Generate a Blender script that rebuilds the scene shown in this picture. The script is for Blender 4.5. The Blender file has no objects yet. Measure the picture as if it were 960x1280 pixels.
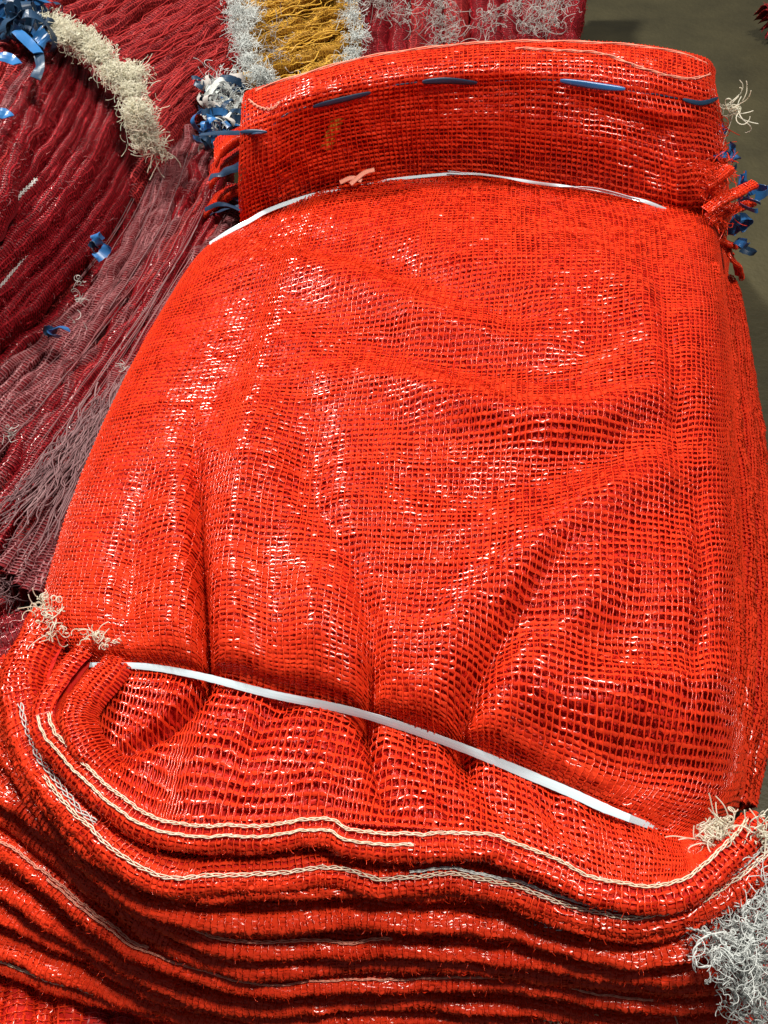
import bpy, math, random
import numpy as np
from mathutils import Vector
R = math.radians
rng = np.random.default_rng(7)
random.seed(7)
sc = bpy.context.scene

# ------------------------------------------------------------------ camera
PITCH, VFOV, DIST, ZC = 47.0, 52.0, 0.62, 0.16
CY, CZ = -DIST * math.cos(R(PITCH)), ZC + DIST * math.sin(R(PITCH))
CAM = np.array([0.0, CY, CZ])
FWD = np.array([0, math.cos(R(PITCH)), -math.sin(R(PITCH))])
UPV = np.array([0, math.sin(R(PITCH)), math.cos(R(PITCH))])
TH = math.tan(R(VFOV / 2))
cd = bpy.data.cameras.new('camera')
cam = bpy.data.objects.new('camera', cd)
sc.collection.objects.link(cam)
cam.location = CAM
cam.rotation_euler = (R(90 - PITCH), 0, 0)
cd.sensor_fit = 'VERTICAL'; cd.sensor_height = 24
cd.lens = 12 / TH
cd.clip_start = 0.01; cd.clip_end = 50
sc.camera = cam

# ------------------------------------------------------------------ world, lamps, exposure
w = bpy.data.worlds.new('World'); sc.world = w; w.use_nodes = True
bg = w.node_tree.nodes['Background']
bg.inputs[0].default_value = (0.85, 0.92, 1.0, 1); bg.inputs[1].default_value = 0.13
def area(name, loc, aim, size, power, col):
    l = bpy.data.lights.new(name, 'AREA'); l.shape = 'RECTANGLE'
    l.size = size[0]; l.size_y = size[1]; l.energy = power; l.color = col
    o = bpy.data.objects.new(name, l); sc.collection.objects.link(o)
    o.location = loc
    o.rotation_euler = (Vector(aim) - Vector(loc)).to_track_quat('-Z', 'Y').to_euler()
    return o
area('overhead_lamp', (-0.95, 0.95, 1.6), (0, 0.05, 0.15), (0.26, 0.26), 62, (1.0, 0.95, 0.86))
area('second_lamp', (0.48, -0.12, 1.85), (0, -0.05, 0.12), (0.22, 0.22), 38, (1.0, 0.93, 0.82))
sc.view_settings.view_transform = 'Standard'
sc.view_settings.look = 'None'
sc.view_settings.exposure = -0.1
sc.view_settings.gamma = 1.0
sc.cycles.max_bounces = 6
sc.cycles.diffuse_bounces = 3
sc.cycles.transparent_max_bounces = 6

# ------------------------------------------------------------------ photo point <-> place
def P(px, py, z):
    px = np.asarray(px, float); py = np.asarray(py, float); z = np.asarray(z, float)
    a = (px - 480) / 640 * TH; b = (640 - py) / 640 * TH
    d = FWD + a[..., None] * np.array([1.0, 0, 0]) + b[..., None] * UPV
    t = (z - CZ) / d[..., 2]
    return CAM + d * t[..., None]
def proj(p):
    q = p - CAM
    f = q @ FWD
    return np.stack([480 + q[..., 0] / f / TH * 640, 640 - (q @ UPV) / f / TH * 640], -1)
def PL(pts):
    a = np.array(pts, float)
    return P(a[:, 0], a[:, 1], a[:, 2])

# ------------------------------------------------------------------ maths helpers
def cr(Pn, t):
    Pn = np.asarray(Pn, float); n = len(Pn)
    t = np.clip(t, 0, n - 1 - 1e-9); i = np.floor(t).astype(int); f = t - i
    g = lambda k: Pn[np.clip(k, 0, n - 1)]
    p0 = np.where((i == 0)[(...,) + (None,) * (Pn.ndim - 1)], 2 * g(i) - g(i + 1), g(i - 1))
    p3 = np.where((i + 2 > n - 1)[(...,) + (None,) * (Pn.ndim - 1)], 2 * g(i + 1) - g(i), g(i + 2))
    p1, p2 = g(i), g(i + 1)
    f = f[(...,) + (None,) * (Pn.ndim - 1)]
    return 0.5 * (2 * p1 + (p2 - p0) * f + (2 * p0 - 5 * p1 + 4 * p2 - p3) * f ** 2 + (3 * p1 - p0 - 3 * p2 + p3) * f ** 3)
def arc(curve, n):
    """resample a dense polyline at n even steps"""
    d = np.r_[0, np.cumsum(np.linalg.norm(np.diff(curve, axis=0), axis=1))]
    s = np.linspace(0, d[-1], n)
    return np.stack([np.interp(s, d, curve[:, k]) for k in range(curve.shape[1])], -1), d[-1]
def smooth_curve(pts, n):
    c = cr(np.array(pts, float), np.linspace(0, len(pts) - 1, 400))
    return arc(c, n)[0]
def noise2(a, b, seed):
    """smooth value noise in -1..1 at real coordinates a, b"""
    r = np.random.default_rng(seed); T = r.uniform(-1, 1, (64, 64))
    a = np.asarray(a, float); b = np.asarray(b, float)
    ia = np.floor(a).astype(int); ib = np.floor(b).astype(int)
    fa = a - ia; fb = b - ib
    fa = fa * fa * (3 - 2 * fa); fb = fb * fb * (3 - 2 * fb)
    g = lambda x, y: T[x % 64, y % 64]
    return (g(ia, ib) * (1 - fa) + g(ia + 1, ib) * fa) * (1 - fb) + (g(ia, ib + 1) * (1 - fa) + g(ia + 1, ib + 1) * fa) * fb
def nrm(v):
    return v / (np.linalg.norm(v, axis=-1, keepdims=True) + 1e-12)
def grid_normals(G):
    du = np.gradient(G, axis=1); dv = np.gradient(G, axis=0)
    return nrm(np.cross(du, -dv)), nrm(du), nrm(dv)
def bil(A, v, u):
    """sample grid A (NV,NU,k) at v,u in 0..1"""
    nv, nu = A.shape[:2]
    y = np.clip(v, 0, 1) * (nv - 1); x = np.clip(u, 0, 1) * (nu - 1)
    i = np.minimum(y.astype(int), nv - 2); j = np.minimum(x.astype(int), nu - 2)
    fy = (y - i)[..., None]; fx = (x - j)[..., None]
    return (A[i, j] * (1 - fx) + A[i, j + 1] * fx) * (1 - fy) + (A[i + 1, j] * (1 - fx) + A[i + 1, j + 1] * fx) * fy
def even(G, nv, nu):
    """re-parametrise a grid to even arc length along both axes"""
    d = np.linalg.norm(np.diff(G, axis=0), axis=2).mean(1); s = np.r_[0, np.cumsum(d)]; s /= s[-1]
    vv = np.interp(np.linspace(0, 1, nv), s, np.linspace(0, 1, len(s)))
    e = np.linalg.norm(np.diff(G, axis=1), axis=2).mean(0); q = np.r_[0, np.cumsum(e)]; q /= q[-1]
    uu = np.interp(np.linspace(0, 1, nu), q, np.linspace(0, 1, len(q)))
    V, U = np.meshgrid(vv, uu, indexing='ij')
    return bil(G, V, U)

# ------------------------------------------------------------------ mesh helpers
class MB:
    def __init__(s): s.v = []; s.f = []; s.n = 0
    def strips(s, X, closed):
        """X (T,S,K,3): T threads, S stations, K section points"""
        T, S, K, _ = X.shape
        idx = s.n + np.arange(T * S * K).reshape(T, S, K)
        nxt = np.roll(idx, -1, axis=2) if closed else idx[:, :, 1:]
        cur = idx if closed else idx[:, :, :-1]
        q = np.stack([cur[:, :-1], nxt[:, :-1], nxt[:, 1:], cur[:, 1:]], -1).reshape(-1, 4)
        s.v.append(X.reshape(-1, 3)); s.f.append(q); s.n += T * S * K
        return s
    def grid(s, G): return s.strips(G[None], False)
    def build(s, name, mat, parent=None, smooth=True, **props):
        V = np.concatenate(s.v).astype(np.float32); F = np.concatenate(s.f).astype(np.int32)
        me = bpy.data.meshes.new(name)
        me.vertices.add(len(V)); me.vertices.foreach_set('co', V.ravel())
        me.loops.add(F.size); me.loops.foreach_set('vertex_index', F.ravel())
        me.polygons.add(len(F))
        me.polygons.foreach_set('loop_start', np.arange(0, F.size, 4, dtype=np.int32))
        me.polygons.foreach_set('loop_total', np.full(len(F), 4, np.int32))
        me.polygons.foreach_set('use_smooth', np.full(len(F), smooth))
        me.update(calc_edges=True); me.validate()
        me.materials.append(mat)
        o = bpy.data.objects.new(name, me); sc.collection.objects.link(o)
        if parent is not None: o.parent = parent; o.matrix_parent_inverse = parent.matrix_world.inverted()
        for k, x in props.items(): o[k] = x
        return o
def empty(name, label, cat, loc, group=None):
    o = bpy.data.objects.new(name, None); sc.collection.objects.link(o)
    o.empty_display_size = 0.02; o.location = loc
    bpy.context.view_layer.update()
    o['label'] = label; o['category'] = cat
    if group: o['group'] = group
    return o
def tubes(mb, paths, rad, K=3):
    """paths (T,S,3) -> closed tubes"""
    t = nrm(np.gradient(paths, axis=1))
    ref = np.zeros_like(t); ref[..., 2] = 1
    ref[np.abs(t[..., 2]) > 0.92] = (1, 0, 0)
    a = nrm(np.cross(t, ref)); b = np.cross(t, a)
    ang = np.arange(K) / K * 2 * np.pi
    rad = np.asarray(rad, float)
    rad = rad.reshape(rad.shape + (1,) * (4 - rad.ndim)) if rad.ndim else rad
    X = paths[:, :, None] + rad * (a[:, :, None] * np.cos(ang)[None, None, :, None] + b[:, :, None] * np.sin(ang)[None, None, :, None])
    mb.strips(X, True)
def weave(mb, G, nwarp, nweft, wrap_w=0.0009, weft_w=0.0028, amp=0.0005, lift=0.0, jit=0.25, seed=1, tilt=0.55, cell=0.0, ends=0.0):
    """leno cloth over grid G: thin round warps (const u), flat glossy wefts (const v)"""
    r = np.random.default_rng(seed)
    N, DU, DV = grid_normals(G)
    # warps
    ns = 2 * nweft + 1
    k = np.arange(ns); v = np.tile(k / (ns - 1), (nwarp, 1))
    i = np.arange(nwarp)[:, None]
    u = (i + 0.5) / nwarp + jit / nwarp * (0.6 * noise2(v * nweft / 9 + 3, i * 0.37, seed + 1) + 1.1 * noise2(v * nweft / 30, i * 0.11 + 9, seed + 2) + 0.25 * r.uniform(-1, 1, v.shape))
    p = bil(G, v, u); n = nrm(bil(N, v, u)); s = nrm(bil(DU, v, u))
    osc = np.cos(np.pi * (k[None] + 1) + np.pi * 0)  # high above weft crossings
    p = p + n * (lift + amp * (0.6 + 0.6 * osc) + 0.00025 * r.uniform(-1, 1, v.shape))[..., None]
    ww = wrap_w * (1 + 0.25 * r.uniform(-1, 1, (nwarp, 1))) * (1 + 0.2 * r.uniform(-1, 1, v.shape))
    h = wrap_w * 0.35
    X = np.stack([p - s * ww[..., None] / 2, p + n * h, p + s * ww[..., None] / 2, p - n * h], 2)
    mb.strips(X, True)
    # wefts
    ns = 2 * nwarp + 1
    k = np.arange(ns); u = np.tile(k / (ns - 1), (nweft, 1)); j = np.arange(nweft)[:, None]
    v = (j + 0.5) / nweft + jit / nweft * (0.7 * noise2(u * nwarp / 8 + 5, j * 0.43, seed + 3) + 1.2 * noise2(u * nwarp / 26, j * 0.13 + 2, seed + 4) + 0.2 * r.uniform(-1, 1, u.shape))
    p = bil(G, v, u); n = nrm(bil(N, v, u)); s = nrm(bil(DV, v, u))
    mid = (k % 2 == 0)[None].astype(float)
    ww = weft_w * (0.62 + 0.38 * mid) * (1 + 0.35 * r.uniform(-1, 1, u.shape))
    ta = tilt * (r.uniform(-1, 1, u.shape) + 0.6 * noise2(u * nwarp / 3, j * 0.9, seed + 6))
    ax = s * np.cos(ta)[..., None] + n * np.sin(ta)[..., None]
    c = p + n * (lift + amp * (0.5 * mid - 0.3) + cell * r.uniform(-1, 1, u.shape))[..., None]
    X = np.stack([c - ax * ww[..., None] / 2, c + n * ww[..., None] * 0.16, c + ax * ww[..., None] / 2], 2)
    mb.strips(X, False)
    return mb
def offset(G, d):
    return G + grid_normals(G)[0] * d
def curls(mb, pts, n, rad, length, seed, curl=1.0, steps=22, spread=0.006, K=3, grav=0.0, aim=None):
    """tangled loose thread ends around world points"""
    r = np.random.default_rng(seed)
    pts = np.asarray(pts)
    idx = r.integers(0, len(pts), n)
    p = pts[idx] + r.normal(0, spread, (n, 3)) * np.array([1, 1, 0.5])
    d = nrm(r.normal(0, 1, (n, 3)))
    cl = nrm(r.normal(0, 1, (len(pts), 3)) * np.array([1, 1, 0.5])); d = nrm(d * 0.75 + cl[idx] * 0.6)
    if aim is not None: d = nrm(d * 0.7 + np.asarray(aim))
    ax = nrm(r.normal(0, 1, (n, 3)))
    st = length / steps * r.uniform(0.5, 1.5, (n, 1))
    rate = curl * (0.06 + 0.62 * r.uniform(0, 1, (n, 1)) ** 2) * r.choice([-1, 1], (n, 1))
    path = []
    for _ in range(steps):
        path.append(p.copy())
        d = nrm(d + np.cross(ax, d) * rate + np.array([0, 0, -grav]))
        ax = nrm(ax + r.normal(0, 0.18, (n, 3)))
        p = p + d * st
        p[:, 2] = np.maximum(p[:, 2], 0.001)
    tubes(mb, np.stack(path, 1), rad, K)

# ------------------------------------------------------------------ materials
def mat(name, col, rough=0.4, var=0.25, spec=0.5, transl=0.0, bump=0.0, bscale=900.0, hue2=None, coat=0.0):
    m = bpy.data.materials.new(name); m.use_nodes = True
    nt = m.node_tree; N = nt.nodes; L = nt.links
    b = N['Principled BSDF']; out = N['Material Output']
    b.inputs['Roughness'].default_value = rough
    b.inputs['Specular IOR Level'].default_value = spec
    b.inputs['Coat Weight'].default_value = coat
    b.inputs['Coat Roughness'].default_value = 0.12
    geo = N.new('ShaderNodeNewGeometry')
    tc = N.new('ShaderNodeTexCoord')
    nz = N.new('ShaderNodeTexNoise'); nz.inputs['Scale'].default_value = 55; nz.inputs['Detail'].default_value = 5
    L.new(tc.outputs['Object'], nz.inputs['Vector'])
    add = N.new('ShaderNodeMath'); add.operation = 'MULTIPLY_ADD'
    L.new(geo.outputs['Random Per Island'], add.inputs[0]); add.inputs[1].default_value = 0.5
    mul = N.new('ShaderNodeMath'); mul.operation = 'MULTIPLY'; mul.inputs[1].default_value = 0.6
    L.new(nz.outputs['Fac'], mul.inputs[0]); L.new(mul.outputs[0], add.inputs[2])
    mx = N.new('ShaderNodeMix'); mx.data_type = 'RGBA'
    c1 = [c * (1 - var) for c in col]; c2 = [min(1, c * (1 + var)) for c in col] if hue2 is None else hue2
    mx.inputs['A'].default_value = (*c1, 1); mx.inputs['B'].default_value = (*c2, 1)
    L.new(add.outputs[0], mx.inputs['Factor'])
    L.new(mx.outputs['Result'], b.inputs['Base Color'])
    if bump:
        n2 = N.new('ShaderNodeTexNoise'); n2.inputs['Scale'].default_value = bscale; n2.inputs['Detail'].default_value = 3
        L.new(tc.outputs['Object'], n2.inputs['Vector'])
        bp = N.new('ShaderNodeBump'); bp.inputs['Strength'].default_value = bump; bp.inputs['Distance'].default_value = 0.0006
        L.new(n2.outputs['Fac'], bp.inputs['Height']); L.new(bp.outputs[0], b.inputs['Normal'])
    if transl:
        tr = N.new('ShaderNodeBsdfTranslucent'); L.new(mx.outputs['Result'], tr.inputs['Color'])
        ms = N.new('ShaderNodeMixShader'); ms.inputs[0].default_value = transl
        L.new(b.outputs[0], ms.inputs[1]); L.new(tr.outputs[0], ms.inputs[2]); L.new(ms.outputs[0], out.inputs['Surface'])
    return m
M = dict(
    red=mat('orange_red_tape', (0.72, 0.028, 0.008), 0.19, 0.12, 0.34, 0.2, hue2=(0.90, 0.062, 0.016)),
    under=mat('shaded_red_mesh', (0.60, 0.018, 0.008), 0.45, 0.15, 0.3, 0.15),  # darker copy of the top mesh red; colour deepens the shade in the gaps
    back=mat('shaded_red_cloth', (0.46, 0.010, 0.005), 0.7, 0.25, 0.2, 0.0, 0.8, 1400),  # backing behind the mesh, shade between threads and layers put into its red
    crimson=mat('crimson_tape', (0.25, 0.005, 0.010), 0.26, 0.3, 0.6, 0.12, hue2=(0.42, 0.016, 0.026)),
    crimson_back=mat('dark_crimson_cloth', (0.13, 0.004, 0.008), 0.7, 0.3, 0.2, 0, 0.6, 1200),
    faded=mat('faded_pink_tape', (0.24, 0.030, 0.045), 0.5, 0.35, 0.4, 0.1, hue2=(0.38, 0.14, 0.15)),
    mauve=mat('dusty_mauve_cord', (0.13, 0.04, 0.055), 0.75, 0.45, 0.2, 0.05, hue2=(0.34, 0.20, 0.21)),
    brick=mat('plain_red_tape', (0.40, 0.012, 0.014), 0.42, 0.3, 0.4, 0.1, hue2=(0.56, 0.05, 0.05)),
    yellow=mat('golden_yellow_tape', (0.72, 0.36, 0.025), 0.45, 0.3, 0.4, 0.1, hue2=(0.80, 0.48, 0.07)),
    yellow_back=mat('ochre_cloth', (0.30, 0.15, 0.02), 0.8, 0.4, 0.2, 0, 0.6, 900),
    cream=mat('cream_thread', (0.95, 0.91, 0.74), 0.6, 0.08, 0.3, 0.5, hue2=(0.96, 0.95, 0.86)),
    white=mat('bluish_white_thread', (0.86, 0.89, 0.87), 0.5, 0.1, 0.4, 0.35, hue2=(0.82, 0.86, 0.86)),
    grey=mat('grey_lint', (0.42, 0.40, 0.38), 0.7, 0.3, 0.3, 0.1, hue2=(0.6, 0.56, 0.54)),
    seam=mat('pale_seam_thread', (0.95, 0.72, 0.42), 0.35, 0.1, 0.5, 0.25, hue2=(0.95, 0.86, 0.76)),
    pink=mat('pale_pink_selvedge', (0.86, 0.34, 0.24), 0.5, 0.2, 0.4, 0.15),
    strap=mat('white_plastic_strap', (0.62, 0.76, 0.84), 0.22, 0.05, 0.6, 0.1, coat=0.4),
    blue=mat('blue_tape', (0.015, 0.09, 0.32), 0.28, 0.4, 0.5, 0.05, hue2=(0.04, 0.20, 0.50)),
    navy=mat('dark_navy_tape', (0.010, 0.022, 0.045), 0.4, 0.4, 0.35, 0.0, hue2=(0.02, 0.06, 0.13)),
)

# ------------------------------------------------------------------ floor
def floor():
    m = bpy.data.materials.new('worn_concrete'); m.use_nodes = True
    N = m.node_tree.nodes; L = m.node_tree.links; b = N['Principled BSDF']
    tc = N.new('ShaderNodeTexCoord')
    a = N.new('ShaderNodeTexNoise'); a.inputs['Scale'].default_value = 9; a.inputs['Detail'].default_value = 10; a.inputs['Roughness'].default_value = 0.65
    L.new(tc.outputs['Object'], a.inputs['Vector'])
    rp = N.new('ShaderNodeValToRGB')
    rp.color_ramp.elements[0].position = 0.3; rp.color_ramp.elements[0].color = (0.030, 0.026, 0.011, 1)
    rp.color_ramp.elements[1].position = 0.75; rp.color_ramp.elements[1].color = (0.070, 0.060, 0.027, 1)
    L.new(a.outputs['Fac'], rp.inputs[0]); L.new(rp.outputs[0], b.inputs['Base Color'])
    c = N.new('ShaderNodeTexNoise'); c.inputs['Scale'].default_value = 160; c.inputs['Detail'].default_value = 6
    L.new(tc.outputs['Object'], c.inputs['Vector'])
    bp = N.new('ShaderNodeBump'); bp.inputs['Strength'].default_value = 0.35; bp.inputs['Distance'].default_value = 0.004
    L.new(c.outputs['Fac'], bp.inputs['Height']); L.new(bp.outputs[0], b.inputs['Normal'])
    b.inputs['Roughness'].default_value = 0.6
    x = np.linspace(-6, 6, 49); X, Y = np.meshgrid(x, x, indexing='xy')
    G = np.stack([X, Y + 2, 0 * X], -1)
    o = MB().grid(G[::-1]).build('floor', m, kind='structure')
floor()

# ================================================================== THE MAIN BUNDLE
bundle = empty('sack_bundle', 'big bright orange red bundle of mesh sacks tied with white plastic straps', 'sack bundle', (0.02, 0.1, 0), None)
NC = 9
rows = [
 [(262,330,.02),(283,292,.115),(400,238,.148),(520,222,.155),(640,226,.155),(760,245,.150),(872,262,.142),(902,292,.09),(912,315,.02)],
 [(250,360,.02),(252,322,.128),(375,285,.166),(505,265,.176),(640,266,.176),(770,285,.172),(880,298,.155),(906,320,.09),(918,345,.02)],
 [(215,400,.02),(212,388,.140),(345,360,.180),(488,340,.190),(640,335,.193),(772,345,.187),(886,355,.165),(915,372,.09),(928,395,.02)],
 [(165,490,.02),(166,478,.146),(312,460,.184),(468,445,.192),(630,440,.196),(772,440,.190),(892,442,.168),(930,455,.09),(942,470,.02)],
 [(115,590,.02),(122,580,.150),(282,570,.184),(450,562,.194),(620,558,.195),(772,555,.190),(894,562,.168),(946,572,.09),(955,590,.02)],
 [(85,690,.02),(88,678,.150),(262,680,.180),(440,685,.190),(614,690,.190),(772,695,.186),(900,702,.166),(954,712,.085),(960,725,.02)],
 [(65,775,.02),(72,758,.148),(252,768,.174),(432,790,.183),(606,820,.185),(772,845,.180),(902,862,.162),(950,880,.08),(955,890,.02)],
 [(80,815,.05),(88,802,.148),(252,818,.166),(432,852,.173),(602,900,.174),(768,955,.168),(888,985,.145),(930,985,.09),(945,990,.03)],
 [(108,822,.13),(122,834,.150),(254,845,.158),(430,888,.160),(600,943,.160),(742,1004,.157),(842,1043,.146),(868,1046,.143),(890,1040,.138)],
 [(82,862,.150),(112,892,.150),(232,938,.158),(420,962,.163),(600,1000,.163),(745,1056,.158),(848,1076,.151),(886,1060,.150),(914,1034,.149)],
 [(66,900,.164),(100,948,.160),(208,1029,.160),(410,1029,.165),(600,1045,.165),(750,1100,.158),(845,1106,.156),(895,1068,.157),(940,1017,.158)],
]
rows = np.array(rows, float)
rows[1:8, 7, 0] -= [6, 10, 14, 18, 20, 18, 8]; rows[1:8, 8, 0] -= [10, 18, 26, 32, 34, 30, 14]
NVd, NUd = 520, 420
def dense(ctrl, nv, nu):
    a = cr(ctrl, np.linspace(0, len(ctrl) - 1, nv))
    b = cr(a.swapaxes(0, 1), np.linspace(0, ctrl.shape[1] - 1, nu)).swapaxes(0, 1)
    return b
Q = dense(rows, NVd, NUd)          # photo x, photo y, height
def line_field(px, py, pts, width, taper=True):
    """falloff 1..0 away from a polyline; per-point amplitude is the third number"""
    c = cr(np.array(pts, float), np.linspace(0, len(pts) - 1, 60))
    best = np.full(px.shape, 1e9); amp = np.zeros(px.shape)
    for a, b in zip(c[:-1], c[1:]):
        dx, dy = b[0] - a[0], b[1] - a[1]; L2 = dx * dx + dy * dy + 1e-9
        t = np.clip(((px - a[0]) * dx + (py - a[1]) * dy) / L2, 0, 1)
        d = (px - a[0] - t * dx) ** 2 + (py - a[1] - t * dy) ** 2
        m = d < best; best = np.where(m, d, best); amp = np.where(m, a[2] * (1 - t) + b[2] * t, amp)
    d = np.sqrt(best)
    return amp * np.exp(-(d / width) ** 2)
STRAP = [(112,831),(180,833),(250,845),(340,868),(450,892),(570,932),(700,985),(760,1012),(822,1036)]
folds = [
 ([(240,500,0),(248,600,-5),(254,700,-8),(258,830,-9),(252,880,-4)], 5),
 ([(452,770,0),(464,850,-6),(460,905,-7),(474,990,-3)], 6),
 ([(250,862,-5),(225,895,-8),(150,940,-5),(100,960,0)], 7),
 ([(610,860,0),(580,905,-6),(590,960,-4)], 6),  # (points x, y, amplitude in mm), width in px
 ([(232,520,0),(246,610,-5),(250,700,-13),(256,780,-17),(258,835,-15),(250,862,-12),(215,905,-8),(150,950,-2)], 10),
 ([(215,560,1),(222,700,5),(215,800,4)], 22),
 ([(290,560,1),(292,700,6),(300,810,5)], 26),
 ([(395,620,0),(440,700,-5),(466,790,-9),(462,860,-12),(456,905,-11),(470,960,-7),(484,1020,-2)], 13),
 ([(375,640,0),(395,760,6),(400,850,4)], 30),
 ([(760,640,0),(690,705,-5),(635,790,-7),(590,870,-11),(575,930,-11),(600,985,-6),(640,1030,-2)], 15),
 ([(720,620,0),(650,690,4),(575,780,7),(530,870,4)], 26),
 ([(800,660,0),(735,750,5),(665,850,7),(630,920,4)], 30),
 ([(380,865,-2),(330,900,-6),(310,960,-3)], 14),
 ([(520,925,-2),(530,960,-5),(560,1010,-2)], 14),
 ([(690,990,-2),(690,1020,-5),(720,1060,-2)], 12),
 ([(400,920,1),(395,980,5)], 24), ([(530,950,2),(540,1010,4)], 18), ([(310,880,2),(250,960,4)], 24),
 ([(215,345,2),(320,340,9),(420,352,10),(520,388,7),(610,415,0)], 24),
 ([(290,305,0),(420,308,-8),(540,342,-10),(650,385,-7),(730,400,0)], 24),
 ([(380,432,0),(500,425,-9),(590,440,-12),(690,455,-8),(780,440,0)], 24),
 ([(370,470,2),(480,480,9),(580,512,13),(680,530,12),(780,510,9),(860,470,2)], 22),
 ([(640,300,0),(740,330,6),(800,380,9),(830,440,6)], 32),
 ([(480,600,0),(580,620,-5),(700,580,-7),(800,550,-5),(870,510,0)], 30),
 ([(870,560,0),(780,615,8),(700,675,10),(640,745,7)], 26),
 ([(340,420,0),(318,520,8),(305,620,5)], 34),
 ([(400,490,0),(388,580,-7),(400,680,-4)], 26),
 ([(808,300,0),(830,400,-4),(845,500,-5),(850,620,-3),(840,700,0)], 14),
 ([(868,500,0),(874,640,-5),(876,760,-5),(860,880,-2)], 11),
 ([(640,780,0),(760,800,-4),(850,810,-2)], 30), ([(700,870,2),(800,865,6),(880,850,3)], 28),
 ([(700,930,-2),(790,950,-5),(860,960,-3)], 26),
 ([(190,560,0),(170,660,-4),(160,760,-5)], 14),
]
px, py = Q[..., 0], Q[..., 1]
dz = np.zeros_like(px)
for pts, wd in folds: dz += line_field(px, py, pts, wd * 1.08) * 1.22
dz += line_field(px, py, [(x, y, -4.5) for x, y in STRAP], 15)
dz += 2.2 * noise2(px / 100, py / 80, 11) + 1.3 * noise2(px / 38, py / 38, 12) + 0.35 * noise2(px / 17, py / 17, 13)
vv = np.linspace(0, 1, NVd)[:, None]; uu = np.linspace(0, 1, NUd)[None]
edge = np.clip(np.minimum((uu - 0.06) / 0.1, (0.94 - uu) / 0.08), 0.15, 1)
edge = edge * np.clip(vv / 0.05, 0, 1) * np.clip((1 - vv) / 0.04, 0, 1)
GM = P(px, py, Q[..., 2])
GM[..., 2] += dz * edge / 1000 * 0.85
GM = even(GM, 520, 420)
class Surf:
    def __init__(s, G):
        s.G = G; s.N = grid_normals(G)[0]; s.q = proj(G); s.depth = (G - CAM) @ FWD
    def at(s, x, y, lift=0.001):
        d = (s.q[..., 0] - x) ** 2 + (s.q[..., 1] - y) ** 2 + 2000 * (s.depth - s.depth.min())
        i = np.unravel_index(np.argmin(d), d.shape)
        return s.G[i] + s.N[i] * lift, s.N[i]
SM = Surf(GM)
lenv = np.linalg.norm(np.diff(GM, axis=0), axis=2).sum(0)[150:300].mean()
lenu = np.linalg.norm(np.diff(GM, axis=1), axis=2).sum(1)[100:300].mean()
PITCH_M = 0.0043
nwp, nwf = int(lenu / PITCH_M), int(lenv / PITCH_M)
print('main sheet', lenu, lenv, nwp, nwf)
top = weave(MB(), GM, nwp, nwf, 0.00088, 0.0023, 0.00055, 0.0011, 0.45, seed=21, tilt=0.52).build('sack', M['red'], bundle)
weave(MB(), offset(GM, -0.0016), int(nwp * 1.03), int(nwf * 0.98), 0.0010, 0.0028, 0.0004, 0.0, 0.45, seed=31, tilt=0.4).build('second_mesh_layer', M['under'], top)
MB().grid(offset(GM, -0.0042)).build('inner_cloth', M['back'], top)

# ---- rear flare: a wall of mesh rising behind the cinch, folding back into a rim
wall = np.array([
 [(300,300,.10),(322,280,.128),(400,246,.145),(480,232,.150),(560,228,.150),(640,235,.150),(740,250,.146),(830,268,.142),(892,278,.13),(905,300,.10)],
 [(300,268,.135),(318,255,.148),(400,222,.165),(480,207,.168),(560,203,.168),(640,208,.168),(740,222,.165),(830,242,.160),(896,250,.15),(912,275,.12)],
 [(300,225,.165),(312,212,.180),(395,180,.196),(475,165,.198),(560,158,.200),(640,160,.200),(740,170,.198),(825,188,.190),(892,200,.178),(908,225,.15)],
 [(302,185,.190),(312,170,.205),(395,140,.223),(470,124,.226),(560,113,.228),(640,110,.228),(740,116,.226),(815,130,.220),(886,145,.205),(904,165,.18)],
 [(304,158,.200),(312,146,.215),(392,118,.237),(470,102,.240),(560,92,.242),(640,88,.242),(740,92,.240),(812,102,.236),(884,118,.222),(898,135,.20)],
 [(308,128,.205),(313,122,.218),(390,100,.242),(465,80,.246),(560,68,.248),(640,64,.248),(740,66,.247),(812,72,.243),(880,90,.232),(892,105,.21)],
 [(310,120,.195),(316,114,.212),(388,93,.238),(462,72,.243),(560,58,.245),(640,53,.245),(740,54,.244),(812,60,.240),(878,74,.230),(893,90,.21)],
 [(312,122,.17),(320,116,.19),(390,97,.215),(465,77,.220),(560,63,.222),(640,58,.222),(740,59,.221),(812,65,.217),(876,80,.208),(888,98,.19)],
], float)
QW = dense(wall[::-1], 200, 330)
GW = P(QW[..., 0], QW[..., 1], QW[..., 2])
nw = 1.6 * noise2(QW[..., 0] / 60, QW[..., 1] / 60, 41) + 0.8 * noise2(QW[..., 0] / 24, QW[..., 1] / 24, 42)
GW += (nw / 1000)[..., None] * np.array([0, -0.8, 0.5])
dimp = line_field(QW[..., 0], QW[..., 1], [(640,110,0),(740,112,-4),(830,138,-9),(880,140,-4)], 16) + line_field(QW[..., 0], QW[..., 1], [(850,150,-1),(845,200,-7),(850,250,-4)], 14) + line_field(QW[..., 0], QW[..., 1], [(345,150,-2),(340,200,-6),(345,260,-3)], 14)
GW += (dimp / 1000)[..., None] * np.array([0, -1.0, 0.2]) * -1
GW = even(GW, 200, 330)
SW = Surf(GW)
lw = np.linalg.norm(np.diff(GW, axis=1), axis=2).sum(1).mean(); hw = np.linalg.norm(np.diff(GW, axis=0), axis=2).sum(0).mean()
flare = weave(MB(), GW, int(lw / 0.0042), int(hw / 0.0040), 0.0009, 0.0023, 0.0006, 0.0012, 0.42, seed=51, tilt=0.5).build('rear_flare', M['red'], bundle)
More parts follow.
